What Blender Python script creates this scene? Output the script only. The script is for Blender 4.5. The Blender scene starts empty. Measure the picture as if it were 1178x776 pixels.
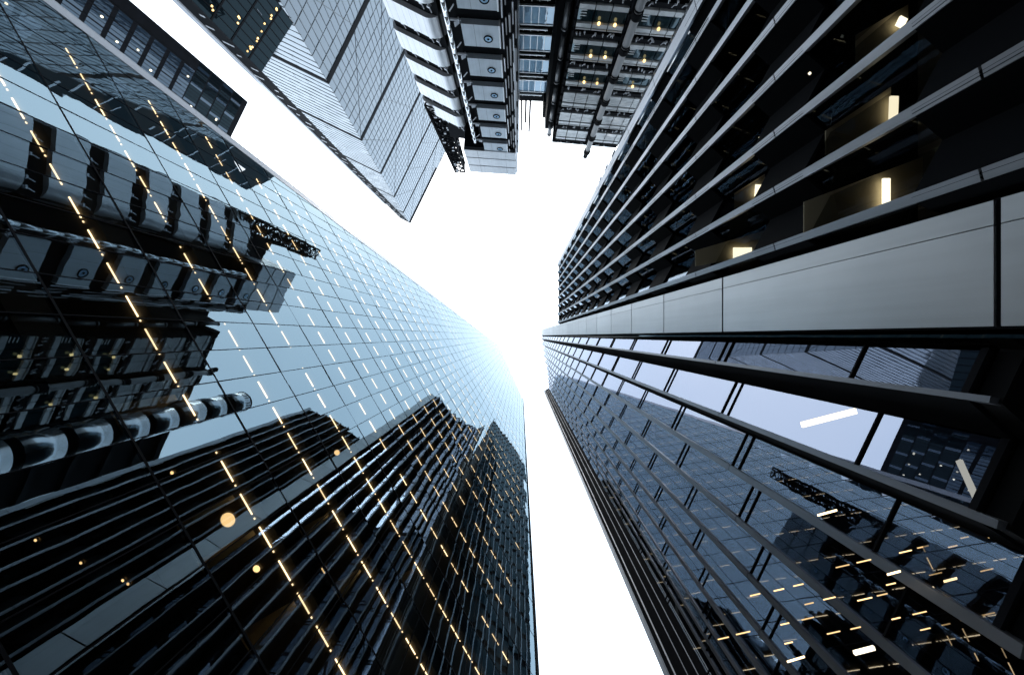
import bpy, math, random
from mathutils import Vector
random.seed(7)

# ---------------------------------------------------------------- camera, sky, sun, exposure
# Plan units: 1 u = S metres on the ground. x to the right of the photo, y down the photo.
S = 0.068            # metres per plan unit
F = 450.0            # focal length in photo pixels (photo is 1178 wide)
FS = F * S
EYE = 1.6
sc = bpy.context.scene
col = sc.collection
cam_d = bpy.data.cameras.new("camera")
cam = bpy.data.objects.new("camera", cam_d)
col.objects.link(cam)
cam.location = (0, 0, EYE)
cam.rotation_euler = (math.pi, 0, 0)          # looking straight up
cam_d.sensor_width = 36
cam_d.lens = 36 * F / 1178
cam_d.shift_x = -9 / 1178
cam_d.shift_y = -2 / 1178
cam_d.clip_start = 0.05
cam_d.clip_end = 4000
sc.camera = cam
sc.render.resolution_x, sc.render.resolution_y = 1024, 674

SUN_EL, SUN_ROT = math.radians(58), math.radians(200)
w = bpy.data.worlds.new("World")
sc.world = w
w.use_nodes = True
nt = w.node_tree
nt.nodes.clear()
out = nt.nodes.new("ShaderNodeOutputWorld")
add = nt.nodes.new("ShaderNodeAddShader")
bg1 = nt.nodes.new("ShaderNodeBackground"); bg1.inputs['Strength'].default_value = 0.06
sky = nt.nodes.new("ShaderNodeTexSky"); sky.sky_type = 'NISHITA'; sky.sun_disc = False
sky.sun_elevation = SUN_EL; sky.sun_rotation = SUN_ROT
sky.dust_density = 4; sky.air_density = 1.0
bg2 = nt.nodes.new("ShaderNodeBackground"); bg2.inputs['Strength'].default_value = 2.65   # closed cloud deck
tc = nt.nodes.new("ShaderNodeTexCoord")
nz = nt.nodes.new("ShaderNodeTexNoise"); nz.inputs['Scale'].default_value = 1.6; nz.inputs['Detail'].default_value = 5
cr = nt.nodes.new("ShaderNodeValToRGB")
cr.color_ramp.elements[0].position = 0.3; cr.color_ramp.elements[0].color = (0.66, 0.80, 0.93, 1)
cr.color_ramp.elements[1].position = 0.7; cr.color_ramp.elements[1].color = (0.86, 0.97, 1.06, 1)
nt.links.new(tc.outputs['Generated'], nz.inputs['Vector'])
nt.links.new(nz.outputs['Fac'], cr.inputs['Fac'])
nt.links.new(cr.outputs['Color'], bg2.inputs['Color'])
nt.links.new(sky.outputs['Color'], bg1.inputs['Color'])
nt.links.new(bg1.outputs[0], add.inputs[0]); nt.links.new(bg2.outputs[0], add.inputs[1])
nt.links.new(add.outputs[0], out.inputs['Surface'])

sd = bpy.data.lights.new("sun", 'SUN'); sd.energy = 0.9; sd.angle = math.radians(16); sd.color = (1, 0.96, 0.9)
sun = bpy.data.objects.new("sun", sd); col.objects.link(sun)
sun.rotation_euler = (math.pi/2 - SUN_EL, 0, -SUN_ROT + math.pi)
sc.view_settings.view_transform = 'Standard'
sc.view_settings.look = 'None'
sc.view_settings.exposure = -0.05
sc.view_settings.gamma = 1.0
sc.view_settings.use_curve_mapping = False
try:
    sc.cycles.max_bounces = 10; sc.cycles.glossy_bounces = 7; sc.cycles.transparent_max_bounces = 24
    sc.cycles.diffuse_bounces = 3; sc.cycles.sample_clamp_indirect = 6
except Exception: pass

# ---------------------------------------------------------------- materials
def new_mat(name):
    m = bpy.data.materials.new(name); m.use_nodes = True
    m.node_tree.nodes.clear()
    return m, m.node_tree.nodes, m.node_tree.links

def solid(name, c, rough=0.5, metal=0.0, var=0.15, scale=0.6, spec=0.5, streak=0.0, bump=0.0):
    """plain surface with uneven tone, blotches and (optionally) vertical run marks"""
    m, N, L = new_mat(name)
    o = N.new("ShaderNodeOutputMaterial"); b = N.new("ShaderNodeBsdfPrincipled")
    g = N.new("ShaderNodeNewGeometry")
    n1 = N.new("ShaderNodeTexNoise"); n1.inputs['Scale'].default_value = scale; n1.inputs['Detail'].default_value = 6
    L.new(g.outputs['Position'], n1.inputs['Vector'])
    r = N.new("ShaderNodeValToRGB")
    r.color_ramp.elements[0].position = 0.3; r.color_ramp.elements[1].position = 0.72
    lo = tuple(x * (1 - var) for x in c); hi = tuple(min(1, x * (1 + var)) for x in c)
    r.color_ramp.elements[0].color = (*lo, 1); r.color_ramp.elements[1].color = (*hi, 1)
    L.new(n1.outputs['Fac'], r.inputs['Fac'])
    src = r.outputs['Color']
    if streak > 0:
        mp = N.new("ShaderNodeMapping"); mp.inputs['Scale'].default_value = (6, 6, 0.25)
        L.new(g.outputs['Position'], mp.inputs['Vector'])
        n2 = N.new("ShaderNodeTexNoise"); n2.inputs['Scale'].default_value = 1.0; n2.inputs['Detail'].default_value = 4
        L.new(mp.outputs[0], n2.inputs['Vector'])
        r2 = N.new("ShaderNodeValToRGB")
        r2.color_ramp.elements[0].position = 0.35; r2.color_ramp.elements[0].color = (1-streak,)*3 + (1,)
        r2.color_ramp.elements[1].position = 0.6; r2.color_ramp.elements[1].color = (1, 1, 1, 1)
        L.new(n2.outputs['Fac'], r2.inputs['Fac'])
        mx = N.new("ShaderNodeMix"); mx.data_type = 'RGBA'; mx.blend_type = 'MULTIPLY'; mx.inputs[0].default_value = 1
        L.new(src, mx.inputs[6]); L.new(r2.outputs['Color'], mx.inputs[7]); src = mx.outputs[2]
    oi = N.new("ShaderNodeObjectInfo"); om = N.new("ShaderNodeMapRange")
    om.inputs['To Min'].default_value = 0.90; om.inputs['To Max'].default_value = 1.06
    ox = N.new("ShaderNodeMix"); ox.data_type = 'RGBA'; ox.blend_type = 'MULTIPLY'; ox.inputs[0].default_value = 1
    L.new(oi.outputs['Random'], om.inputs['Value']); L.new(src, ox.inputs[6]); L.new(om.outputs[0], ox.inputs[7])
    L.new(ox.outputs[2], b.inputs['Base Color'])
    mr = N.new("ShaderNodeMapRange"); mr.inputs['To Min'].default_value = rough * 0.8; mr.inputs['To Max'].default_value = min(1, rough * 1.25)
    L.new(n1.outputs['Fac'], mr.inputs['Value']); L.new(mr.outputs[0], b.inputs['Roughness'])
    b.inputs['Metallic'].default_value = metal
    b.inputs['Specular IOR Level'].default_value = spec
    if bump > 0:
        bp = N.new("ShaderNodeBump"); bp.inputs['Strength'].default_value = 1; bp.inputs['Distance'].default_value = bump
        n3 = N.new("ShaderNodeTexNoise"); n3.inputs['Scale'].default_value = 1.2; n3.inputs['Detail'].default_value = 1
        L.new(g.outputs['Position'], n3.inputs['Vector']); L.new(n3.outputs['Fac'], bp.inputs['Height'])
        L.new(bp.outputs[0], b.inputs['Normal'])
    L.new(b.outputs[0], o.inputs['Surface'])
    return m

def glass(name, tint, ior, through, wave=0.0008, wscale=0.8, rough=0.0, back=None):
    """coated facade glass: mirror coat over a pane one can see into (or over an opaque dark back)"""
    m, N, L = new_mat(name)
    o = N.new("ShaderNodeOutputMaterial")
    gl = N.new("ShaderNodeBsdfGlossy"); gl.inputs['Roughness'].default_value = rough; gl.inputs['Color'].default_value = (*tint, 1)
    if back is None:
        tr = N.new("ShaderNodeBsdfTransparent"); tr.inputs['Color'].default_value = (*through, 1)
    else:
        tr = N.new("ShaderNodeBsdfDiffuse"); tr.inputs['Color'].default_value = (*back, 1)
    mx = N.new("ShaderNodeMixShader"); fr = N.new("ShaderNodeFresnel"); fr.inputs['IOR'].default_value = ior
    g = N.new("ShaderNodeNewGeometry")
    n3 = N.new("ShaderNodeTexNoise"); n3.inputs['Scale'].default_value = wscale; n3.inputs['Detail'].default_value = 1.5
    n3.inputs['Distortion'].default_value = 0.3
    L.new(g.outputs['Position'], n3.inputs['Vector'])
    bp = N.new("ShaderNodeBump"); bp.inputs['Strength'].default_value = 1; bp.inputs['Distance'].default_value = wave
    L.new(n3.outputs['Fac'], bp.inputs['Height']); L.new(bp.outputs[0], gl.inputs['Normal'])
    lw = N.new("ShaderNodeLayerWeight"); lw.inputs['Blend'].default_value = 0.5
    pw = N.new("ShaderNodeMath"); pw.operation = 'POWER'; pw.inputs[1].default_value = 9.0
    cm = N.new("ShaderNodeMix"); cm.data_type = 'RGBA'
    L.new(lw.outputs['Facing'], pw.inputs[0]); L.new(pw.outputs[0], cm.inputs[0])
    cm.inputs[6].default_value = (*tint, 1); cm.inputs[7].default_value = (1, 1, 1, 1)
    L.new(cm.outputs[2], gl.inputs['Color'])
    L.new(fr.outputs[0], mx.inputs[0]); L.new(tr.outputs[0], mx.inputs[1]); L.new(gl.outputs[0], mx.inputs[2])
    L.new(mx.outputs[0], o.inputs['Surface'])
    return m

def lamp(name, c, s):
    m, N, L = new_mat(name)
    o = N.new("ShaderNodeOutputMaterial"); e = N.new("ShaderNodeEmission")
    e.inputs['Color'].default_value = (*c, 1); e.inputs['Strength'].default_value = s
    oi = N.new("ShaderNodeObjectInfo"); mr = N.new("ShaderNodeMapRange")
    mr.inputs['To Min'].default_value = s*0.55; mr.inputs['To Max'].default_value = s*1.3
    L.new(oi.outputs['Random'], mr.inputs['Value']); L.new(mr.outputs[0], e.inputs['Strength'])
    L.new(e.outputs[0], o.inputs['Surface'])
    return m

M = {
 'asphalt': solid('asphalt', (0.05, 0.05, 0.052), 0.85, scale=1.5),
 'paving': solid('paving', (0.22, 0.21, 0.2), 0.8, scale=1.0),
 'black': solid('black_metal', (0.006, 0.007, 0.009), 0.85, var=0.3, spec=0.06),
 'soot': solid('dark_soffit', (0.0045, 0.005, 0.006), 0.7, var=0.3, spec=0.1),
 'frame': solid('dark_frame', (0.008, 0.009, 0.012), 0.75, var=0.3, spec=0.08),
 'fin': solid('grey_fin_metal', (0.42, 0.44, 0.475), 0.42, metal=0.75, var=0.12, streak=0.15),
 'fin_dark': solid('slate_fin_metal', (0.20, 0.22, 0.25), 0.42, metal=0.6, var=0.12, streak=0.15),
 'fin_mid': solid('mid_grey_fin', (0.26, 0.28, 0.315), 0.4, metal=0.65, var=0.12, streak=0.15),
 'panel': solid('grey_cladding', (0.56, 0.58, 0.595), 0.42, metal=0.8, var=0.09, scale=0.45, streak=0.06, bump=0.003),
 'trim': solid('pale_edge_trim', (0.55, 0.57, 0.62), 0.4, metal=0.2, var=0.06),
 'steel': solid('stainless_steel', (0.62, 0.64, 0.67), 0.2, metal=1.0, var=0.08, scale=1.2, bump=0.004),
 'pod': solid('pod_steel', (0.46, 0.51, 0.56), 0.42, metal=0.55, var=0.08, scale=0.8, streak=0.08),
 'band': solid('band_steel', (0.60, 0.61, 0.64), 0.34, metal=0.5, var=0.07, scale=0.7, streak=0.08, bump=0.004),
 'white': solid('white_frame', (0.85, 0.87, 0.89), 0.35, metal=0.6, var=0.08),
 'frosted': solid('frosted_glass', (0.80, 0.83, 0.85), 0.15, var=0.12, scale=2.0, spec=0.9),
 'blue': glass('blue_window', (0.70, 0.86, 1.0), 2.5, None, 0.002, 1.5, back=(0.40, 0.62, 0.85)),
 'duct': solid('grey_duct', (0.16, 0.165, 0.175), 0.45, metal=0.4, var=0.2),
 'conc': solid('grey_column', (0.20, 0.205, 0.215), 0.6, var=0.15),
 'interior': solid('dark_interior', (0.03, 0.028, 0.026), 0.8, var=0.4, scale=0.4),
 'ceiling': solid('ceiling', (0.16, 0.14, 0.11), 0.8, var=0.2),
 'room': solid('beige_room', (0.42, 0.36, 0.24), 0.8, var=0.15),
 'teal': glass('teal_window', (0.7, 0.9, 1.0), 1.7, None, 0.004, 1.2, back=(0.01, 0.022, 0.028)),
 'gA': glass('tower_glass', (0.49, 0.66, 0.765), 3.0, (0.55, 0.55, 0.55), 0.0042, 0.5),
 'gB1': glass('dark_glass', (0.60, 0.74, 0.90), 1.33, (0.5, 0.5, 0.48), 0.003, 0.8),
 'gB2': glass('mirror_glass', (0.60, 0.67, 0.84), 3.4, (0.35, 0.35, 0.35), 0.0018, 0.6),
 'gHid': glass('smoked_glass', (0.38, 0.54, 0.62), 1.33, None, 0.003, 0.5, back=(0.006, 0.010, 0.013)),
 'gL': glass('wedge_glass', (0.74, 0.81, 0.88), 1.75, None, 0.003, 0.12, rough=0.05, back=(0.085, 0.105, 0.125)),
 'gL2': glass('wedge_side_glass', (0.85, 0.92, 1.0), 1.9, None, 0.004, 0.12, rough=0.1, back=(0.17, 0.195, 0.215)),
 'gD': glass('navy_glass', (0.7, 0.85, 1.0), 1.7, None, 0.003, 0.4, back=(0.022, 0.036, 0.055)),
 'line': solid('thin_joint', (0.06, 0.072, 0.085), 0.5),
 'strip': lamp('strip_light', (1.0, 0.74, 0.40), 5.5),
 'dim_strip': lamp('strip_glint_glow', (1.0, 0.66, 0.30), 1.9),  # glow for painted reflections of the strip lights
 'warm': lamp('warm_lamp', (1.0, 0.66, 0.28), 3.0),
 'white_lamp': lamp('white_lamp', (1.0, 0.90, 0.66), 3.2),
}

# ---------------------------------------------------------------- helpers
class MB:
    """collects boxes, prisms, tubes and polygons (metres, z = height above the street)"""
    def __init__(s): s.v = []; s.f = []; s.m = []
    def poly(s, pts, mi=0):
        i = len(s.v); s.v += [tuple(p) for p in pts]; s.f.append(tuple(range(i, i + len(pts)))); s.m.append(mi)
    def prism(s, plan, z0, z1, mi=0, plan_top=None):
        """plan: list of (x, y) metres"""
        top = plan_top or plan
        a = sum(plan[k][0]*plan[(k+1) % len(plan)][1] - plan[(k+1) % len(plan)][0]*plan[k][1] for k in range(len(plan)))
        if a < 0: plan = plan[::-1]; top = top[::-1]
        n = len(plan); i = len(s.v)
        s.v += [(x, y, z0) for x, y in plan] + [(x, y, z1) for x, y in top]
        s.f.append(tuple(i + n - 1 - k for k in range(n))); s.m.append(mi)
        s.f.append(tuple(i + n + k for k in range(n))); s.m.append(mi)
        for k in range(n):
            k2 = (k + 1) % n
            s.f.append((i+k, i+k2, i+n+k2, i+n+k)); s.m.append(mi)
    def tube(s, p0, p1, r, n=12, mi=0, r1=None):
        p0 = Vector(p0); p1 = Vector(p1); d = (p1 - p0).normalized()
        a = d.orthogonal().normalized(); b = d.cross(a)
        i = len(s.v); r1 = r if r1 is None else r1
        for p, rr in ((p0, r), (p1, r1)):
            for k in range(n):
                t = 2*math.pi*k/n; s.v.append(tuple(p + a*math.cos(t)*rr + b*math.sin(t)*rr))
        for k in range(n):
            k2 = (k+1) % n
            s.f.append((i+k, i+k2, i+n+k2, i+n+k)); s.m.append(mi)
        s.f.append(tuple(i+n-1-k for k in range(n))); s.m.append(mi)
        s.f.append(tuple(i+n+k for k in range(n))); s.m.append(mi)
    def ring(s, p, axis, R, r, n=18, m=6, mi=0):
        p = Vector(p); d = Vector(axis).normalized(); a = d.orthogonal().normalized(); b = d.cross(a); i = len(s.v)
        for k in range(n):
            t = 2*math.pi*k/n; e = a*math.cos(t) + b*math.sin(t)
            for j in range(m):
                q = 2*math.pi*j/m; s.v.append(tuple(p + e*(R + r*math.cos(q)) + d*(r*math.sin(q))))
        for k in range(n):
            for j in range(m):
                s.f.append((i+k*m+j, i+((k+1) % n)*m+j, i+((k+1) % n)*m+(j+1) % m, i+k*m+(j+1) % m)); s.m.append(mi)
    def build(s, name, mats, parent=None, kind=None, label=None, smooth=False):
        base = Vector((0, 0, 0))
        p = parent
        while p is not None and p.parent is not None: p = p.parent
        if p is not None: base = Vector(p.location)
        me = bpy.data.meshes.new(name)
        me.from_pydata([(x-base[0], y-base[1], z-base[2]) for x, y, z in s.v], [], s.f)
        if not isinstance(mats, (list, tuple)): mats = [mats]
        for m in mats: me.materials.append(M[m])
        for poly, mi in zip(me.polygons, s.m): poly.material_index = mi
        if smooth:
            for poly in me.polygons:
                if len(poly.vertices) == 4: poly.use_smooth = True
        me.update()
        o = bpy.data.objects.new(name, me); col.objects.link(o)
        if parent is not None: o.parent = parent
        if kind: o['kind'] = kind
        if label: o['label'] = label
        return o

def thing(name, label, cat, loc_u, group=None):
    o = bpy.data.objects.new(name, None); col.objects.link(o)
    o.location = (loc_u[0]*S, loc_u[1]*S, 0); o['label'] = label; o['category'] = cat
    if group: o['group'] = group
    return o

class Wall:
    """vertical plane: p0 (u) origin, t (u) direction, nrm chosen to face the given side"""
    def __init__(s, p0, t, face=(0, 0)):
        s.p = Vector((p0[0]*S, p0[1]*S)); s.t = Vector(t).normalized()
        n = Vector((s.t.y, -s.t.x))
        if n.dot(Vector((face[0]*S, face[1]*S)) - s.p) < 0: n = -n
        s.n = n
    @staticmethod
    def ab(a, b, face=(0, 0)):
        w_ = Wall(a, (b[0]-a[0], b[1]-a[1]), face); w_.len = math.hypot(b[0]-a[0], b[1]-a[1])*S; return w_
    def xy(s, a, d=0.0):
        q = s.p + s.t*a + s.n*d; return (q.x, q.y)
    def pt(s, a, h, d=0.0):
        x, y = s.xy(a, d); return (x, y, h + EYE)
    def box(s, mb, a0, a1, h0, h1, d0, d1, mi=0):
        mb.prism([s.xy(a0, d0), s.xy(a1, d0), s.xy(a1, d1), s.xy(a0, d1)], h0+EYE, h1+EYE, mi)
    def quad(s, mb, a0, a1, h0, h1, d=0.0, mi=0, tilt=0.0):
        s.polyg(mb, [(a0, h0), (a1, h0), (a1, h1), (a0, h1)], d, mi, tilt)
    def polyg(s, mb, ah, d=0.0, mi=0, tilt=0.0):
        ca = sum(a for a, h in ah)/len(ah); ch = sum(h for a, h in ah)/len(ah)
        tx = random.gauss(0, tilt); ty = random.gauss(0, tilt)
        pts = [Vector(s.pt(a, h, d + (a-ca)*tx + (h-ch)*ty)) for a, h in ah]
        nn = (pts[1]-pts[0]).cross(pts[2]-pts[1])
        if nn.x*s.n.x + nn.y*s.n.y < 0: pts = pts[::-1]
        mb.poly(pts, mi)

def px(p):
    h = p[2] - EYE
    if h < 0.05: return None
    return (598 + F*p[0]/h, 386 + F*p[1]/h)
def shown(mb):
    """how many photo pixels a small piece covers (rough)"""
    q = [px(p) for p in mb.v]
    if any(a is None for a in q): return 0
    x0, x1 = min(a[0] for a in q), max(a[0] for a in q); y0, y1 = min(a[1] for a in q), max(a[1] for a in q)
    X0, X1, Y0, Y1 = max(x0, 0), min(x1, 1178), max(y0, 0), min(y1, 776)
    if X1 <= X0 or Y1 <= Y0: return 0
    return (X1-X0)*(Y1-Y0)
def emit(pieces, name, rest, mat, parent, limit=100, smooth=False):
    """the pieces that show largest become parts of their own, the rest one part"""
    if len(pieces) <= limit:
        return [m.build(name, mat, parent, smooth=smooth) for m in pieces]
    ps = sorted(pieces, key=lambda m: -shown(m))
    outp = [m.build(name, mat, parent, smooth=smooth) for m in ps[:limit]]
    big = MB()
    for m in ps[limit:]:
        i = len(big.v); big.v += m.v; big.f += [tuple(a+i for a in f) for f in m.f]; big.m += m.m
    outp.append(big.build(rest, mat, parent, kind='stuff', smooth=smooth))
    return outp

def clip(poly, a, b, c):
    """keep a*s + b*h <= c"""
    o = []
    for k in range(len(poly)):
        p, q = poly[k], poly[(k+1) % len(poly)]
        dp, dq = a*p[0]+b*p[1]-c, a*q[0]+b*q[1]-c
        if dp <= 0: o.append(p)
        if (dp < 0 < dq) or (dq < 0 < dp):
            t = dp/(dp-dq); o.append((p[0]+(q[0]-p[0])*t, p[1]+(q[1]-p[1])*t))
    return o

# ---------------------------------------------------------------- ground
g = MB(); g.prism([(-1500, -1500), (1500, -1500), (1500, 1500), (-1500, 1500)], -0.5, 0)
o = g.build('ground', 'paving'); o['kind'] = 'structure'
g = MB(); g.prism([(-4.5, -19), (0.6, -21), (1.6, 60), (-1.6, 60)], 0.004, 0.008)
o = g.build('road', 'asphalt'); o['kind'] = 'structure'
g = MB()
g.prism([(0.65, -21), (0.80, -21), (1.80, 60), (1.65, 60)], 0.0, 0.12)
o = g.build('kerb', 'paving'); o['kind'] = 'structure'

# ================================================================ A: slanted glass tower (left)
nA = Vector((0.866, -0.5)); tA = Vector((0.5, 0.866)); D = 148
A0 = (-nA.x*D, -nA.y*D)
DM = D*S                                           # 10.06 m
tower = thing('glass_tower', 'blue mirror glass tower with slanted edge and rows of warm strip lights', 'tower', (A0[0], A0[1]))
WA = Wall(A0, tA)
FL = 3.67
def Aclip(poly):
    poly = clip(poly, -1, 0.01382*DM, 2.37*DM)                 # slanted left edge
    if poly: 
        s0, h0, s1, h1 = 0.03*DM, 173, 1.945*DM, 137
        k = (h1-h0)/(s1-s0)
        poly = clip(poly, -k, 1, h0 - k*s0)                    # sloping roof
    return poly
def Atop(s):                                                    # range of heights of the glass at s
    hi = (s/DM + 2.37)/0.01382
    k = (137-173)/(1.915*DM)
    return min(hi, 173 + k*(s-0.03*DM))
sR = 1.945*DM
mull = [(-0.516 + 0.124*j)*DM for j in range(-16, 20)]
mull = [s for s in mull if -2.40*DM < s < sR-0.2]
edges = [-2.40*DM] + mull + [sR]
panes, lights = [], []
NF = 48
for k in range(-1, NF):
    h0, h1 = (k-1+0.77)*FL, (k+0.77)*FL
    if k == -1: h0 = -EYE; h1 = -0.84
    if k == 0: h0 = -0.84
    for a, b in zip(edges[:-1], edges[1:]):
        p = Aclip([(a, h0), (b, h0), (b, h1), (a, h1)])
        if len(p) >= 3 and (max(x[1] for x in p)-min(x[1] for x in p)) > 0.05:
            mb = MB(); WA.polyg(mb, p, 0, 0, 0.0024); panes.append(mb)
    # ceiling strip of this storey
    hl = (k+0.5)*FL
    if hl < 2: continue
    for a in mull:
        s0, s1 = a+0.01*DM, a+0.088*DM
        if hl + 1.2 < Atop(s0-0.1) and s1 < sR-0.3:
            for (x0, x1) in ((s0, s1), (s1+0.012*DM, s1+0.018*DM)):
                if x1 - x0 < 0.2 and hl > 22: continue
                if random.random() < 0.03: continue
                if k == 2 and s0 > -1.0*DM: continue
                if k < 12 and s0 > 1.45*DM and random.random() < 0.6: continue
                mb = MB(); WA.box(mb, x0, x1, hl-0.03, hl, -0.485, -0.452); lights.append(mb)
emit(panes, 'glass_pane', 'upper_glass_panes', 'gA', tower)
emit(lights, 'strip_light', 'far_strip_lights', 'strip', tower)
for s in mull:
    top = Atop(s)
    if top > 3:
        mb = MB(); WA.box(mb, s-0.014, s+0.014, -EYE, top, -0.04, 0.012); mb.build('mullion', 'frame', tower)
for k in range(-1, NF):
    h = (k+0.77)*FL
    p = Aclip([(-30, h-0.03), (sR, h-0.03), (sR, h+0.03), (-30, h+0.03)])
    if len(p) < 3: continue
    a, b = min(x[0] for x in p), max(x[0] for x in p)
    mb = MB(); WA.box(mb, a, b, h-0.032, h+0.032, -0.06, 0.009); mb.build('transom', 'frame', tower)
    # slab and ceiling behind the glass
    mb = MB(); WA.box(mb, a+0.1, b-0.15, (k+0.5)*FL+0.02, (k+0.77)*FL-0.05, -7.0, -0.10)
    mb.build('floor_slab', 'ceiling', tower)
# back wall of the rooms, partitions
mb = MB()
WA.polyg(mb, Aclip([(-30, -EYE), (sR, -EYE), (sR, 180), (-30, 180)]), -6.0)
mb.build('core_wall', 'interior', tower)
for (s_, k, wd) in ((-0.2, 3, .2), (1.1, 3, .2), (2.4, 4, .15), (-4, 3, .2), (5.1, 4, .15), (-6.3, 2, .2), (7.6, 5, .15), (3.8, 3, .2)):
    mb = MB(); WA.box(mb, s_, s_+wd, (k-0.23)*FL+.02, (k+0.5)*FL-.01, -5.9, -0.7); mb.build('partition', 'room', tower)
# ceiling lamps
def disc(mb, x, y, h, r, t=0.03, n=20): mb.tube((x, y, h+EYE-t), (x, y, h+EYE), r, n)
for (qx, qy, r) in ((263, 597, 8), (296, 653, 4), (199, 543, 2), (388, 520, 3), (424, 648, 3), (60, 470, 3),
                    (43, 620, 1.6), (95, 646, 1.6), (143, 666, 1.6), (149, 670, 1.6), (372, 655, 4), (452, 700, 3)):
    dq = Vector((qx-598, qy-386)); on = -dq.dot(nA)
    # the storey whose ceiling shows here
    best = None
    for k in range(1, 14):
        h = (k+0.5)*FL; dep = on*h/F - DM
        if 0.6 < dep < 3.4: best = h; break
    if best is None: continue
    mb = MB(); disc(mb, dq.x*best/F, dq.y*best/F, best-0.01, r*best/F); lo = mb.build('ceiling_lamp', 'warm', tower)
    mb = MB(); mb.ring((dq.x*best/F, dq.y*best/F, best+EYE-0.02), (0, 0, 1), r*best/F*1.12, 0.02, 20, 6); mb.build('housing', 'trim', lo)
# edge trims: pale band up the slanted edge, dark strip beside it, right corner return, roof coping
mb = MB()
hs = [-EYE, 173]
def Aedge(h): return (-2.37 + 0.01382*h)*DM
def slab(mb, off0, off1, d0, d1, mi=0, h0=-EYE, h1=174):
    P = []
    for d in (d0, d1):
        P += [WA.pt(Aedge(h0)-off0, h0, d), WA.pt(Aedge(h0)-off1, h0, d), WA.pt(Aedge(h1)-off1, h1, d), WA.pt(Aedge(h1)-off0, h1, d)]
    i = len(mb.v); mb.v += P
    for f in ((0,1,2,3), (7,6,5,4), (0,4,5,1), (1,5,6,2), (2,6,7,3), (3,7,4,0)):
        mb.f.append(tuple(i+x for x in f)); mb.m.append(mi)
slab(mb, 0.0, 0.62, -0.3, 0.03); mb.build('edge_trim', 'trim', tower)
mb = MB(); slab(mb, 0.63, 0.95, -1.2, -0.05); mb.build('edge_cladding', 'fin', tower)
mb = MB(); WA.box(mb, sR, sR+0.35, -EYE, 137.5, -1.6, 0.05); mb.build('corner_post', 'black', tower)
mb = MB(); WA.box(mb, sR+0.36, sR+0.42, -EYE, 137.0, -0.8, -0.2); mb.build('corner_rail', 'fin', tower)
mb = MB()
plan0 = [WA.xy(sR+0.30, -1.7), WA.xy(sR+0.30, -22), WA.xy(Aedge(0)-0.5, -22), WA.xy(Aedge(0)-0.5, -1.3)]
a_, b_ = 0.0, 2.0
mb.prism([WA.xy(sR+0.30, -7.2), WA.xy(sR+0.30, -22), WA.xy(Aedge(0)-0.4, -22), WA.xy(Aedge(0)-0.4, -7.2)], 0, 137+EYE, 0,
         [WA.xy(sR+0.30, -7.2), WA.xy(sR+0.30, -22), WA.xy(Aedge(137), -22), WA.xy(Aedge(137), -7.2)])
mb.build('rear_wall', 'gHid', tower)

# ================================================================ B1: finned office block (upper right)
X1 = 74.0
ratios = [-0.347-0.2205*k for k in range(7)] + [-1.87]
tips = sorted([(X1, r*X1) for r in ratios], key=lambda p: p[1])      # from the far corner towards us
H1 = 52.0; FL1 = 3.45; B1O = 5.0
fin_block = thing('finned_office_block', 'dark glass office block with tall grey blade fins and saw-toothed bays, filling the upper right', 'office block', (110, -70))
panes, spans, fins, joints = [], [], [], []
lit = {}
def bay(wl, L, fl0, fl, H, win=(0.0, 0.56), nv=1, lowest=0.0):
    """window and spandrel per storey on one face"""
    k = 0
    while True:
        h0 = fl0 + k*fl
        if h0 > H - 0.5: break
        a, b = h0 + win[0]*fl, min(h0 + win[1]*fl, H-0.1)
        mb = MB(); wl.quad(mb, 0.03, L-0.03, a, b, -0.03, 0, 0.003); panes.append(mb)
        mb = MB(); wl.box(mb, 0.0, L, b, min(h0+fl+win[0]*fl, H), -0.05, 0.03); spans.append(mb)
        k += 1
core = [(X1+16, tips[0][1]+2)]
for i, tp in enumerate(tips):
    nt_ = (tp[0]+6.0, tp[1]+5.2)
    if i < len(tips)-1: nx = tips[i+1]
    else: nt_ = (tp[0]+3.0, tp[1]+1.6); w1 = Wall.ab(tp, nt_, (0, tp[1]+40)); nx = (X1+9.0, tp[1]+3.2)
    w1 = Wall.ab(tp, nt_, (0, tp[1]+40)); bay(w1, w1.len, B1O-2*FL1, FL1, H1)
    w2 = Wall.ab(nt_, nx, (0, 0)); bay(w2, w2.len, B1O-2*FL1, FL1, H1)
    # blade fin at the tip, in storey lengths with open joints
    wide = 5.0 if i == 0 else 2.0
    h = -EYE
    j = 0
    wf = Wall(tp, (0.25, 1.0), (0, 0))
    lv = [-EYE] + [B1O+FL1*q-0.75 for q in range(15)]
    for a, b in zip(lv[:-1], lv[1:]):
        if a > H1: break
        mb = MB(); wf.box(mb, -wide*S*0.55, wide*S*0.45, a+0.015, min(b-0.015, H1+0.3), -0.10, 0.02); fins.append(mb)
emit(panes, 'window_pane', 'upper_window_panes', 'gB1', fin_block)
emit(spans, 'spandrel', 'upper_spandrels', 'black', fin_block)
emit(fins, 'blade_fin', 'upper_blade_fins', 'fin', fin_block)
mb = MB(); mb.prism([((X1+30)*S, (tips[0][1]+3.1)*S), ((X1+300)*S, (tips[0][1]+3.1)*S), ((X1+300)*S, -24*S), ((X1+30)*S, -24*S)], 0, H1+EYE-0.3)
mb.build('core_wall', 'interior', fin_block)
mb = MB(); mb.prism([((X1+3)*S, (tips[0][1]+1.2)*S), ((X1+300)*S, (tips[0][1]+1.2)*S), ((X1+300)*S, (tips[0][1]+3)*S), ((X1+5)*S, (tips[0][1]+3)*S)], 0, H1+EYE)
mb.build('side_wall', 'gHid', fin_block)
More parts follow.
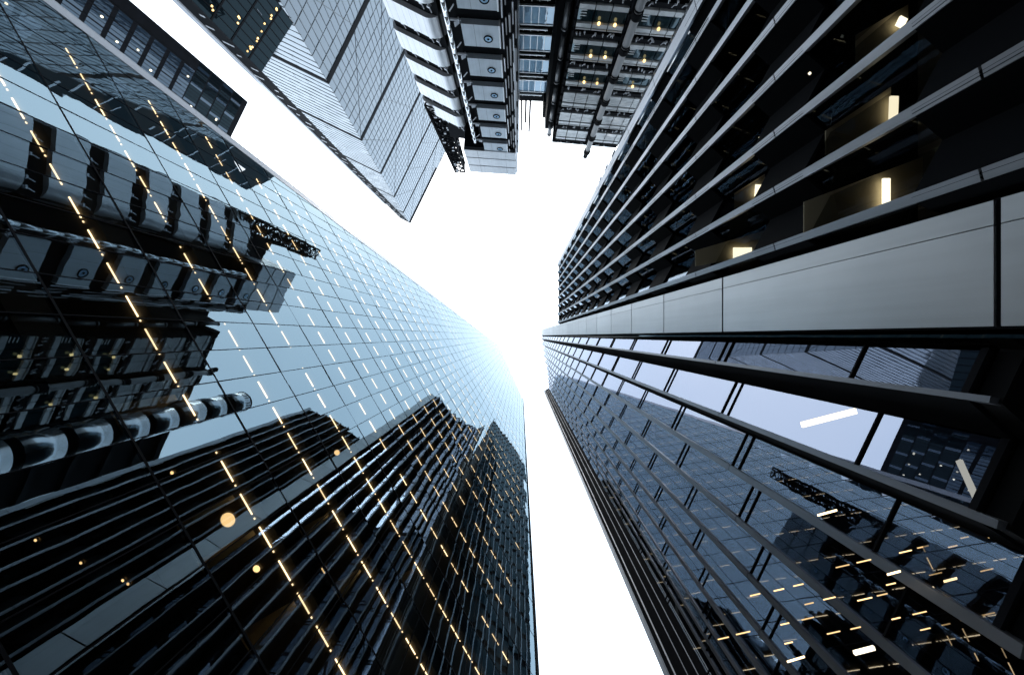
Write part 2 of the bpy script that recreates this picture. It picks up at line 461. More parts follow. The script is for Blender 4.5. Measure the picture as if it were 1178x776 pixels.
for q in range(0, 16):
    h = B1O + 1.95 + FL1*(q-1)
    if h > H1-0.6: break
    mb = MB(); mb.prism([((X1+7.5)*S, (tips[0][1]+5)*S), ((X1+30)*S, (tips[0][1]+5)*S), ((X1+30)*S, -23*S), ((X1+7.5)*S, -23*S)], h+EYE, h+EYE+1.1)
    mb.build('floor_slab', 'soot', fin_block)
mb = MB(); mb.prism([((X1+2.5)*S, (tips[0][1]+2.5)*S), ((X1+300)*S, (tips[0][1]+2.5)*S), ((X1+300)*S, -23*S), ((X1+2.5)*S, -23*S)], H1+EYE+0.0, H1+EYE+0.35)
mb.build('roof', 'frame', fin_block)
# lit rooms behind a few panes: pale ceiling lining and a tube lamp under the slab
def room_lamp_or_glint(q0, q1, h, wpx, parent, mat='white_lamp'):
    a = Vector((q0[0]-598, q0[1]-386))*h/F; b = Vector((q1[0]-598, q1[1]-386))*h/F
    d = (b-a).normalized(); n = Vector((-d.y, d.x))*wpx*h/F/2
    mb = MB(); mb.prism([tuple(a+n), tuple(b+n), tuple(b-n), tuple(a-n)], h+EYE-(0.04 if wpx > 3 else 0.014), h+EYE-0.005); mb.build('tube_lamp' if 'strip' not in mat else 'strip_lamp_or_glint', mat, parent)
for q0, q1, h, wpx in (((1018, 206), (1018, 240), 6.8, 8), ((1027, 112), (1026, 140), 6.8, 9), ((1038, 22), (1033, 32), 6.8, 9),
                       ((843, 291), (864, 291), 10.25, 12), ((873, 213), (872, 226), 10.25, 9), ((874, 158), (874, 161), 10.25, 3), ((930, 84), (932, 86), 6.8, 3)):
    room_lamp_or_glint(q0, q1, h, wpx, fin_block)
for (c, h) in ((((925, 268), (1062, 222), (1062, 180), (925, 232)), 6.87), (((950, 178), (1025, 140), (1025, 100), (950, 150)), 6.87),
               (((985, 72), (1045, 36), (1045, 5), (985, 40)), 6.87), (((800, 306), (890, 290), (890, 262), (800, 288)), 10.32), (((845, 240), (880, 222), (880, 200), (845, 222)), 10.32)):
    P = [((x-598)*h/F, (y-386)*h/F) for x, y in c]
    mb = MB(); mb.prism(P, h+EYE, h+EYE+0.02); mb.build('ceiling', 'room', fin_block)

# ================================================================ B2: panel-clad and mirror glass tower (right)
X2 = 77.0; H2 = 92.8
rt = thing('clad_office_tower', 'office tower with flat grey panel pier and stepped mirror glass bays between slim fins', 'tower', (120, 90))
WP = Wall.ab((X2, -0.286*X2), (X2, -0.02*X2), (0, 0))
lv = [-EYE, 1.0, 4.29] + [10.1 + 4.12*k for k in range(21)]
lv = [x for x in lv if x < H2] + [H2]
for a, b in zip(lv[:-1], lv[1:]):
    s1 = (0.286-0.233)*X2*S
    for (x0, x1) in ((0.0, s1-0.006), (s1+0.006, WP.len)):
        mb = MB(); WP.box(mb, x0, x1, a+0.034, b-0.034, -0.08, 0.0); mb.build('cladding_panel', 'panel', rt)
mb = MB(); WP.box(mb, -0.02, WP.len+0.0, -EYE, H2-0.05, -1.5, -0.03); mb.build('pier_wall', 'frame', rt)
mb = MB(); WP.box(mb, WP.len+0.002, WP.len+0.03, -EYE, H2-0.05, -0.9, 0.01); mb.build('pier_edge', 'black', rt)
# stepped bays
rat = [0.142, 0.402, 0.64, 0.857, 1.06, 1.243, 1.40, 1.54, 1.63, 1.71, 1.81]
XX = [75.8, 77, 80.8, 83.3, 87.9, 92.4, 95.7, 97.9, 99, 100, 101]
T = [(x, x*r) for x, r in zip(XX, rat)]
T = [(X2, 0.01*X2)] + T
g1 = Vector((-0.43, 0.9)).normalized()
HB = 4.56
lv2 = [HB, 6.15] + [10.25 + 4.12*k for k in range(21)]
lv2 = [x for x in lv2 if x < H2] + [H2]
panes, rails, returns = [], [], []
prev_notch = None
foot = []
for i in range(len(T)-1):
    tp, nx = T[i], T[i+1]
    pit = nx[1]-tp[1]
    if i == 0: L = 9.5
    elif i == 1: L = 14.8
    elif i == 2: L = 15.6
    else: L = pit*0.87
    nc = (nx[0]-g1.x*L, nx[1]-g1.y*L)
    foot += [tp, nc]
    wl = Wall.ab(nc, nx, (nc[0]-50, nc[1]-25))
    for a, b in zip(lv2[:-1], lv2[1:]):
        if b - a > 2.5:
            sp = 0.30
            mb = MB(); wl.quad(mb, 0.02, wl.len-0.02, a+0.018, b-sp-0.014, -0.02, 0, 0.0016); panes.append(mb)
            mb = MB(); wl.quad(mb, 0.02, wl.len-0.02, b-sp+0.014, b-0.016, -0.02, 0, 0.002); panes.append(mb)
            mb = MB(); wl.box(mb, 0, wl.len, b-sp-0.014, b-sp+0.014, -0.04, 0.012); rails.append(mb)
        else:
            mb = MB(); wl.quad(mb, 0.02, wl.len-0.02, a+0.03, b-0.03, -0.02, 0, 0.0016); panes.append(mb)
        mb = MB(); wl.box(mb, 0, wl.len, b-0.016, b+0.016, -0.04, 0.014); rails.append(mb)
    mb = MB(); wl.box(mb, 0, wl.len, HB-0.05, HB+0.03, -0.04, 0.02); rails.append(mb)
    # return face and fin at the tip
    if i > 0:
        wr = Wall.ab(tp, nc, (tp[0]-20, tp[1]+60))
        mb = MB(); wr.box(mb, 0, wr.len, HB-0.05, H2, -0.06, 0.0); mb.build('return_panel', 'black', rt)
        fw = [0, 1.1, 1.5, 2.3, 2.3, 2.2, 2.2, 2.0, 1.4, 1.4, 1.4, 1.4][i]
        mat = 'fin_dark' if i < 2 else 'fin'
        lf = [HB-0.3] + [10.25+4.12*k for k in range(0, 21, 2)]
        lf = [x for x in lf if x < H2] + [H2+0.3]
        wt = Wall(tp, (-0.25, 1.0), (0, 0))
        for a, b in zip(lf[:-1], lf[1:]):
            mb = MB(); wt.box(mb, -fw*S*0.9, fw*S*0.1, a+0.012, b-0.012, -0.12, 0.03)
            returns.append((mb, mat))
emit(panes, 'window_pane', 'upper_window_panes', 'gB2', rt)
emit(rails, 'window_rail', 'upper_window_rails', 'frame', rt)
emit([m for m, t_ in returns if t_ == 'fin'], 'vertical_fin', 'upper_fins', 'fin_mid', rt)
emit([m for m, t_ in returns if t_ == 'fin_dark'], 'dark_fin', 'upper_dark_fins', 'fin_dark', rt)
# end wall at the lower edge of the tower, with its bright rail
last = T[-1]
E = (82.5, 194)
we = Wall.ab(last, E, (0, 100))
mb = MB(); we.box(mb, 0, we.len, HB-0.1, H2-1.5, -0.4, 0.0); mb.build('end_wall', 'black', rt)
mb = MB(); we.box(mb, we.len-0.16, we.len, HB-0.3, H2+0.6, -0.1, 0.05); mb.build('end_fin', 'fin_dark', rt)
mb = MB(); we.box(mb, we.len*0.70, we.len*0.70+0.05, HB-0.3, H2-1, 0.0, 0.06); mb.build('end_rail', 'trim', rt)
for fr in (0.18, 0.42, 0.86):
    mb = MB(); we.box(mb, we.len*fr, we.len*fr+0.03, HB-0.3, H2-1.6, 0.0, 0.04); mb.build('end_rib', 'fin_dark', rt)
foot += [last, E, (250, 198), (250, -20), (X2+1, -20)]
# soffit over the recessed ground floor, interior slabs and core
sof = [(x*S, y*S) for x, y in [(78.5, 0.5)] + [(p[0]+1.0, p[1]) for p in foot[1:-3]] + [(700, 198), (700, 0.5)]]
mb = MB(); mb.prism(sof, HB+EYE-0.32, HB+EYE-0.08); mb.build('soffit', 'soot', rt)
mb = MB(); mb.prism([(98*S, -19*S), (700*S, -19*S), (700*S, 192*S), (128*S, 192*S), (120*S, 100*S)], 0, HB+EYE-0.35); mb.build('ground_floor_wall', 'gHid', rt)
inner = [(x*S, y*S) for x, y in ((86, 2), (91, 60), (100, 110), (108, 190), (246, 192), (246, 2))]
core2 = [(x*S, y*S) for x, y in ((125, 2), (130, 60), (140, 110), (145, 190), (246, 192), (246, 2))]
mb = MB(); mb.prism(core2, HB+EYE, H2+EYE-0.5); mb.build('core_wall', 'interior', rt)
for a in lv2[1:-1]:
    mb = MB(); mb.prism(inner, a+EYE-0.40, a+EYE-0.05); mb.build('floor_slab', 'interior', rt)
mb = MB(); mb.prism([(x*S, y*S) for x, y in foot], H2+EYE+0.01, H2+EYE+0.25); mb.build('roof', 'frame', rt)
mb = MB(); mb.prism([(x*S, y*S) for x, y in ((246.5, -19), (500, -19), (500, 198), (246.5, 198))], HB+EYE, H2+EYE-0.2); mb.build('rear_wall', 'gHid', rt)
# lamps inside; the dim dashes after them imitate reflected strip lights
def lamp_or_glint_px(x0, y0, x1, y1, h, wpx, mat='strip'): room_lamp_or_glint((x0, y0), (x1, y1), h, wpx, rt, mat)
lamp_or_glint_px(921, 488, 983, 472, 5.65, 6, 'white_lamp')
lamp_or_glint_px(981, 749, 1004, 743, 5.65, 4, 'white_lamp')

lamp_or_glint_px(940, 592, 962, 586, 5.5, 2, 'strip'); lamp_or_glint_px(1020, 660, 1035, 656, 5.5, 2, 'strip'); lamp_or_glint_px(1085, 668, 1100, 664, 5.5, 2.5, 'strip'); lamp_or_glint_px(905, 760, 925, 754, 5.5, 2, 'strip')
rl_ = random.Random(5)  # added glowing dashes stand in for strip lights mirrored in this glass
for (x, y, n) in ((960, 652, 8), (900, 700, 9), (985, 690, 7), (1010, 735, 6), (880, 745, 8), (840, 690, 6), (1040, 640, 5), (800, 740, 6)):
    for q in range(n):
        if rl_.random() < 0.4: continue
        xa = x + q*24 + rl_.uniform(-2, 2); ya = y - q*5.6
        L_ = rl_.uniform(9, 17)
        lamp_or_glint_px(xa, ya, xa+L_, ya-L_*0.23, 5.6, 1.0, 'dim_strip')
# ================================================================ hidden taller tower behind (seen mirrored in the glass)
ht = thing('tall_office_tower', 'tall dark stepped office tower seen only mirrored, low in the glass facade', 'tower', (200, 330))
HT = 122
P0, P1 = Vector((134, 236)), Vector((235, 455))
n_b = 14
panesT, finsT = [], []
prof = []
for i in range(n_b):
    a = P0.lerp(P1, i/n_b); b = P0.lerp(P1, (i+1)/n_b)
    nc = a + (P1-P0).normalized()*4.5 + Vector((5.5, 0))
    prof += [tuple(a), tuple(nc)]
    wl = Wall.ab(nc, b, (0, 100))
    for k in range(29):
        h = HB + k*4.12
        if h + 4.12 > HT: break
        mb = MB(); wl.box(mb, 0.03, wl.len-0.03, h+0.3, h+3.6, -0.10, -0.02); panesT.append(mb)
    wf = Wall(tuple(a), (0.2, 1), (0, 100))
    mb = MB(); wf.box(mb, -0.07, 0.07, -EYE, HT+0.5, -0.15, 0.05); mb.build('vertical_fin', 'fin_dark', ht)
emit(panesT, 'window_pane', 'far_window_panes', 'gHid', ht, 0)
prof += [tuple(P1), (600, 455), (600, 236)]
mb = MB(); mb.prism([((x+1.6)*S, y*S) for x, y in prof], 0, HT+EYE); mb.build('wall', 'frame', ht)

# ================================================================ L: steel service building (top, centre)
# everything is one building; distances: pods 385 u, galleries 423 u, recess 528 u
lb = thing('steel_service_building', 'building of stacked steel pods with portholes, ribbed stair tower and exposed pipes', 'building', (0, -480))
PF = 4.07
e1 = Vector((1, 0.07)).normalized()
WL = Wall((-41, -385), e1)
brackets = []
for k in range(-7, 7):
    hc = 34.55 + PF*(k-1+1)
    hb = 34.55 + PF*k
    if hb + 1.2 > 63 or hb < 1.5: continue
    a0, a1 = (-73.6+41)*S, (-25.7+41)*S
    z0, z1 = hb-1.5, hb+1.0
    mb = MB(); WL.box(mb, a0, a1, z0, z1, -2.6, 0.0, 0)
    WL.box(mb, a0+0.33*(a1-a0), a0+0.33*(a1-a0)+0.025, z0+0.01, z1-0.01, 0.0, 0.006, 1)
    WL.box(mb, a1-0.06, a1+0.05, z0-0.05, z1+0.05, -2.5, 0.03, 2)
    pod = mb.build('service_pod', ['pod', 'line', 'white'], lb)
    c = Vector(WL.pt((0)*S, hb, 0.02)); n3 = Vector((WL.n.x, WL.n.y, 0))
    mb = MB(); mb.ring(c, n3, 0.36, 0.06, 22, 6, 0); mb.tube(c - n3*0.05, c + n3*0.012, 0.35, 22, 1)
    mb.tube(c + n3*0.013, c + n3*0.05, 0.1, 10, 0)
    mb.build('porthole', ['black', 'blue'], pod, smooth=True)
    # brackets and pipework left of the pod
    for q in range(5):
        aa = a0 - 0.25 - 0.12*q; zz = z0 - 0.2 + q*0.22
        mb = MB(); WL.box(mb, aa, aa+0.08, zz, zz+0.5, -0.4-0.1*q, -0.2-0.1*q, 0); brackets.append(mb)
    mb = MB(); WL.box(mb, a0-0.95, a0-0.02, z0+0.05, z0+0.2, -0.5, -0.35, 0); brackets.append(mb)
    mb = MB(); mb.tube(WL.pt(a0-0.35, z1, -0.3), WL.pt(a0-0.8, z1+0.6, -0.2), 0.05, 6, 0); brackets.append(mb)
mb = MB(); WL.box(mb, (-80+41)*S, (-20+41)*S, -EYE, 62.5, -5.6, -0.5); mb.build('service_core', 'black', lb)
# top box of the pod tower: three wide bands
for q, (z0, z1) in enumerate(((55.7, 57.9), (58.15, 60.5), (60.75, 63.2))):
    mb = MB(); WL.box(mb, (-118+41)*S, (-30+41)*S, z0, z1, -5.5, 0.08, 0); WL.box(mb, (-29.5+41)*S, (-9+41)*S, z0, z1, -5.5, 0.08, 0)
    WL.box(mb, (-90+41)*S, (-90+41)*S+.03, z0, z1, 0.08, 0.088, 1)
    mb.build('plant_room_band', ['band', 'line'], lb)
mb = MB(); WL.box(mb, (-116+41)*S, (-10+41)*S, 55.0, 63.3, -5.4, -0.05); mb.build('plant_room_core', 'black', lb)
mb = MB(); WL.box(mb, (-9+41)*S, (-6.5+41)*S, 36, 63.4, -6.0, -0.4); mb.build('edge_panel', 'band', lb)
# silver duct, in ringed lengths
dx, dy = -89*S, -386*S
h = -EYE
while h < 52.5:
    mb = MB(); mb.tube((dx, dy, h+EYE+0.04), (dx, dy, h+EYE+1.40), 0.21, 16)
    if h > 20: mb.build('duct_length', 'steel', lb, smooth=True)
    h += 1.4
# slim vertical pipes right of the pods
for X, r, mat in ((-21.5, 1.0, 'trim'), (-17, 0.8, 'duct'), (-12.5, 1.3, 'duct'), (-8.5, 0.9, 'trim'), (-4.8, 1.0, 'duct')):
    h = -EYE + random.random()*3
    while h < 56:
        mb = MB()
        L_ = random.choice([2.2, 3.1, 3.8]); 
        mb.tube((X*S, (-388+random.choice([0, 2, 4]))*S, h+EYE), (X*S, -388*S, h+L_+EYE), r*S, 8)
        h += L_ + random.choice([0.4, 0.9, 1.2])
        if h > 25: mb.build('riser_pipe', mat, lb)
mb = MB(); mb.prism([(-26*S, -393*S), (-3*S, -392*S), (-3*S, -540*S), (-26*S, -540*S)], 0, 57+EYE); mb.build('riser_shaft', 'black', lb)

mb = MB(); mb.prism([(-158*S, -455*S), (-82*S, -446*S), (-82*S, -545*S), (-150*S, -545*S)], 57.2+EYE, 61+EYE); mb.build('roof_plant', 'black', lb)
mb = MB(); mb.prism([(-101*S, -445*S), (-78*S, -442*S), (-78*S, -545*S), (-101*S, -545*S)], 0, 56.5+EYE); mb.build('riser_shaft', 'black', lb)
# ribbed stair tower with a round nose
def fillet(poly, idx, R, n=10):
    p = Vector(poly[idx]); a = (Vector(poly[idx-1])-p).normalized(); b = (Vector(poly[(idx+1) % len(poly)])-p).normalized()
    ang = a.angle(b); tl = R/math.tan(ang/2); c = p + (a+b).normalized()*(R/math.sin(ang/2))
    s0 = p + a*tl; s1 = p + b*tl
    v0, v1 = s0-c, s1-c; t0 = math.atan2(v0.y, v0.x); t1 = math.atan2(v1.y, v1.x)
    d = (t1-t0+math.pi) % (2*math.pi) - math.pi
    return [(c.x+R*math.cos(t0+d*k/n), c.y+R*math.sin(t0+d*k/n)) for k in range(n+1)]
base = [(-195, -469), (-103, -422.5), (-103, -530), (-176, -566)]
prof = fillet(base, 0, 10, 6) + fillet(base, 1, 20, 14) + base[2:]
stw = MB()
inn = [(-189, -473), (-124, -441), (-110, -437), (-108, -525), (-172, -556)]
stw.prism([(x*S, y*S) for x, y in inn], 0, 57+EYE)
st = stw.build('stair_tower', 'black', lb)
fd = (Vector((-103, -422.5))-Vector((-195, -469))).normalized()
WS = Wall((-195, -469), (fd.x, fd.y), (0, 0))
for k in range(-9, 4):
    z0 = 40.6 + 4.12*k
    if z0 < 1: continue
    mb = MB(); mb.prism([(x*S, y*S) for x, y in prof], z0+EYE, z0+2.55+EYE)
    for q in range(1, 7): WS.box(mb, q*0.78, q*0.78+0.014, z0+0.02, z0+2.53, 0.0, 0.004, 1)
    mb.build('cladding_band', ['band', 'line'], st)
    for q in (1.4, 2.9, 4.6, 5.4):
        mb = MB(); brackets.append(mb); WS.box(mb, q, q+0.3, z0+2.75, z0+2.9, -0.45, -0.12); mb.tube(WS.pt(q+.1, z0+2.6, -0.25), WS.pt(q+0.35, z0+3.4, -0.2), 0.05, 6)
# rear satellite stair: silver drum tower at the far corner, hidden by the finned block but mirrored in the glass
cx, cy = 203*S, -343*S
mb = MB(); mb.tube((cx, cy, 0), (cx, cy, 60+EYE), 20*S, 28); drum = mb.build('drum_core', 'black', lb)
for k in range(15):
    z0 = 1 + 4.12*k
    if z0 > 59: break
    mb = MB(); mb.tube((cx, cy, z0+EYE), (cx, cy, z0+3.2+EYE), 25.5*S, 32); mb.build('drum_band', 'steel', drum, smooth=True)
mb = MB(); mb.tube((cx, cy, 61+EYE), (cx, cy, 62.2+EYE), 25.5*S, 28); mb.build('drum_cap', 'frame', drum)

# recessed bay with blue windows
WR = Wall((-6, -528), (1, 0.05))
mb = MB(); mb.prism([(-24*S, -531*S), (96*S, -526*S), (96*S, -640*S), (-24*S, -640*S)], 0, 60+EYE); rec = mb.build('recessed_bay', 'black', lb)
for k in range(-8, 3):
    z0 = 46.5 + 4.12*k
    if z0 < 1: continue
    wdt = 75*S
    mb = MB()
    WR.box(mb, -0.05, wdt+0.05, z0-0.05, z0+0.09, -0.1, 0.14); WR.box(mb, -0.05, wdt+0.05, z0+2.5, z0+2.64, -0.1, 0.14)
    WR.box(mb, -0.06, 0.06, z0+.09, z0+2.5, -0.1, 0.13); WR.box(mb, wdt-0.06, wdt+0.06, z0+.09, z0+2.5, -0.1, 0.13)
    for q in range(1, 6): WR.box(mb, wdt*q/6-0.045, wdt*q/6+0.045, z0+.09, z0+2.5, -0.05, 0.12)
    WR.box(mb, 0.3, wdt*0.72, z0+2.95, z0+3.07, 0.2, 0.35)
    for q in range(7): WR.box(mb, wdt*q/6-.03, wdt*q/6+.03, z0+3.2, z0+3.28, 0.1, 0.3)
    wf = mb.build('window_frame', 'white', rec)
    mb = MB()
    for q in range(6): WR.quad(mb, wdt*q/6+0.02, wdt*(q+1)/6-0.02, z0+.05, z0+2.55, 0.05+0.01*(q % 2), 0, 0.01)
    mb.build('window_pane', 'blue', rec)
mb = MB(); mb.prism([(52*S, -500*S), (80*S, -498*S), (80*S, -560*S), (52*S, -560*S)], 57.5+EYE, 61+EYE); mb.build('roof_plant', 'black', lb)
for x, r, top in ((4, 1.9, 69), (14, 2.2, 66.5), (24, 2.2, 69.5)):
    mb = MB(); mb.tube((x*S, -533*S, 58+EYE), (x*S, -533*S, top+EYE), r*S, 10); mb.build('flue', 'black', lb, smooth=True)
# mesh-clad service duct between the bays
h = -EYE; k = 0
while h < 58:
    mb = MB(); mb.tube((66*S, -452*S, h+0.3+EYE), (66*S, -452*S, h+3.4+EYE), 4.2*S, 14); mb.tube((66*S, -452*S, h+3.45+EYE), (66*S, -452*S, h+3.7+EYE), 5*S, 14)
    if h > 15: mb.build('mesh_duct', 'duct', lb, smooth=True)
    h += 4.12
mb = MB(); mb.prism([(56*S, -463*S), (74*S, -462*S), (74*S, -530*S), (56*S, -530*S)], 0, 59.5+EYE); mb.build('riser_shaft', 'black', lb)

# gallery block on the right: glazed storeys with pale strips, lamps and brackets
WG = Wall((73, -423), (1, 0.092), (73, 0))
mb = MB(); GL = 300*S
WG.box(mb, 0, GL, -EYE, 57.6, -8, -0.5); gal = mb.build('gallery_block', 'black', lb)
bays = [(3, 68), (84, 148), (160, 224)]
for k in range(-8, 6):
    z0 = 33.85 + 4.12*k
    if z0 < 1: continue
    up = k >= 3
    mb = MB()
    WG.box(mb, 0, GL, z0-0.75, z0-0.2, -0.55, -0.05); mb.build('floor_beam', 'frame', gal)
    for bi, (b0, b1) in enumerate(bays):
        n = 3 if bi == 0 else 3
        pitch = (b1-b0)/n
        fr = MB(); gl = MB(); lm = MB()
        for q in range(n):
            x0, x1 = (b0+pitch*q+0.7)*S, (b0+pitch*(q+1)-0.7)*S
            WG.box(fr, x0, x1, z0, z0+0.5, -0.25, 0.03)
            WG.box(fr, x0, x1, z0+2.05, z0+2.5, -0.25, 0.05)
            WG.box(fr, x0, x1, z0+2.62, z0+2.70, -0.1, 0.1)
            if up:
                for zz in (0.6, 0.92, 1.24, 1.56): WG.box(fr, x0, x1, z0+zz, z0+zz+0.24, -0.2, 0.0)
            else:
                WG.quad(gl, x0, x1, z0+0.55, z0+2.0, -0.12, 0, 0.01)
                if q == 0:
                    for zz in (0.7, 1.0, 1.3): WG.box(fr, x0+0.15+0.1*random.random(), x0+0.75, z0+zz, z0+zz+0.10, -0.1, -0.08)
            for _ in range(3):
                xx = x0 + random.random()*(x1-x0-0.2); zz = z0 + 2.85 + random.random()*0.45
                br = MB(); brackets.append(br); WG.box(br, xx, xx+0.16, zz, zz+0.07, 0.05, 0.2); br.tube(WG.pt(xx+.05, zz, 0.1), WG.pt(xx+0.13*random.choice([-1, 1]), zz+0.45, 0.05), 0.035, 6)
            if not up and q > 0 and (bi == 0 or q == 1):
                c = Vector(WG.pt((x0+x1)/2-0.15, z0+1.75, 0.12)); n3 = Vector((WG.n.x, WG.n.y, 0))
                lm = MB(); lm.tube(c, c + Vector((0, 0, 0.16)), 0.13, 14); lm.build('globe_lamp', 'warm', gal, smooth=True)
        fr.build('window_strip', 'frosted', gal)
        if gl.v: gl.build('window_pane', 'teal', gal)
for X in (1, 70, 81, 150, 157):
    mb = MB(); WG.box(mb, X*S-0.06, X*S+0.06, -EYE, 57.8, -0.4, 0.12)
    for k in range(-8, 6):
        z0 = 33.85+4.12*k
        if z0 > 1:
            for q in range(3): WG.box(mb, X*S-0.16, X*S+0.16, z0+q*1.2+0.4, z0+q*1.2+0.5, -0.1, 0.2)
    mb.build('gallery_column', 'frame', gal)
mb = MB(); WG.box(mb, -0.2, GL, 57.0, 58.0, -8, 0.1); mb.build('roof', 'black', gal)
# big round column with dark collars
colx, coly = 146.5*S, -401*S
h = -EYE
mb = MB()
hh = [33.85 + 4.12*k - 1.0 for k in range(-8, 7)]
mb.tube((colx, coly, 0), (colx, coly, 58.5+EYE), 5.4*S, 20); bigc = mb.build('round_column', 'conc', lb, smooth=True)
for z in hh:
    if z < 0: continue
    mb = MB(); mb.tube((colx, coly, z+EYE), (colx, coly, z+0.7+EYE), 6.9*S, 20); mb.tube((colx, coly, z-0.3+EYE), (colx, coly, z-0.15+EYE), 6.0*S, 20)
    mb.prism([(colx-0.12, coly), (colx+0.12, coly), (colx+0.12, coly-1.6), (colx-0.12, coly-1.6)], z+EYE+0.1, z+EYE+0.5)
    mb.build('collar', 'black', bigc, smooth=False)
mb = MB(); mb.tube((colx, coly, 58.5+EYE), (colx, coly, 59.6+EYE), 5.0*S, 8); mb.build('column_cap', 'black', bigc)

emit(brackets, 'bracket', 'small_brackets', 'trim', lb)
# lattice crane mast on the stair tower roof
mast = thing('lattice_mast', 'black lattice mast standing on the ribbed stair tower roof, pointing at the white sky', 'mast', (-168, -478))
mast.location.z = 57+EYE
mb = MB()
mx, my = -170, -478
hw = 19
b4 = [(mx-hw, my-hw), (mx+hw, my-hw), (mx+hw, my+hw), (mx-hw, my+hw)]
def mp(i, z, sh=1.0): return ((mx+(b4[i % 4][0]-mx)*sh)*S, (my+(b4[i % 4][1]-my)*sh)*S, z+EYE)
zs = [53+1.9*k for k in range(13)]
for a, b in zip(zs[:-1], zs[1:]):
    ta, tb = 1-0.35*(a-53)/25, 1-0.35*(b-53)/25
    for i in range(4):
        mb.tube(mp(i, a, ta), mp(i, b, tb), 0.16, 6); mb.tube(mp(i, a, ta), mp(i+1, b, tb), 0.12, 5); mb.tube(mp(i+1, a, ta), mp(i, b, tb), 0.12, 5)
        mb.tube(mp(i, b, tb), mp(i+1, b, tb), 0.07, 5)
mb.build('lattice', 'black', mast)
for k in range(40):
    z = 53.5+0.58*k; i = random.choice([0, 1, 2, 3]); t = random.random()
    p0, p1 = mp(i, z, 1-0.35*(z-53)/25), mp(i+1, z, 1-0.35*(z-53)/25)
    p = (p0[0]+(p1[0]-p0[0])*t, p0[1]+(p1[1]-p0[1])*t); a = 0.1+0.15*random.random()
    mb = MB(); mb.prism([(p[0]-a, p[1]-.1), (p[0]+a, p[1]-.12), (p[0]+a, p[1]+.13), (p[0]-a, p[1]+.1)], z+EYE, z+EYE+0.3); mb.build('fitting', 'trim', mast)
mb = MB(); mb.tube((mx*S, my*S, 53+EYE), (mx*S, my*S, 73+EYE), 0.45, 10); mb.build('pole', 'black', mast)

# ================================================================ W: wedge tower (upper left)
r_ = Vector((0.44, -0.9)).normalized(); l_ = Vector((0.9, 0.44)).normalized()
wt_ = thing('wedge_tower', 'pale blue gridded glass tower tapering to a wedge, crossed by black belts', 'skyscraper', (-500, -1200))
RC, RE = 435.0, 1190.0
def Ld(h): return -(1233 - (222-h)*2.62)
def Wp(r, l, h, dr=0.0, dl=0.0):
    p = r_*r*S + l_*l*S; return (p.x + r_.x*dr + l_.x*dl, p.y + r_.y*dr + l_.y*dl, h+EYE)
def Wbox(mb, r0, r1, dl0, dl1, h0, h1, mi=0):
    """box lying on the inclined face"""
    P = []
    for d in (dl0, dl1):
        P += [Wp(r0, Ld(h0), h0, 0, d), Wp(r1, Ld(h0), h0, 0, d), Wp(r1, Ld(h1), h1, 0, d), Wp(r0, Ld(h1), h1, 0, d)]
    i = len(mb.v); mb.v += P
    for f in ((3,2,1,0), (4,5,6,7), (0,1,5,4), (1,2,6,5), (2,3,7,6), (3,0,4,7)):
        mb.f.append(tuple(i+x for x in f)); mb.m.append(mi)
belts = [-EYE, 24.0, 52.2, 80.7, 109, 137, 166.4, 194.5, 222]
mb = MB()
P = [Wp(RC+3, Ld(-EYE)-6, -EYE), Wp(RE, Ld(-EYE)-6, -EYE), Wp(RE, -1233-6, -EYE), Wp(RC+3, -1233-6, -EYE),
     Wp(RC+3, Ld(221)-6, 221), Wp(RE, Ld(221)-6, 221), Wp(RE, -1239.5, 221), Wp(RC+3, -1239.5, 221)]
mb.v = P; mb.f = [(0,1,2,3), (7,6,5,4), (0,4,5,1), (1,5,6,2), (2,6,7,3), (3,7,4,0)]; mb.m = [0]*6
mb.build('wall', 'frame', wt_)
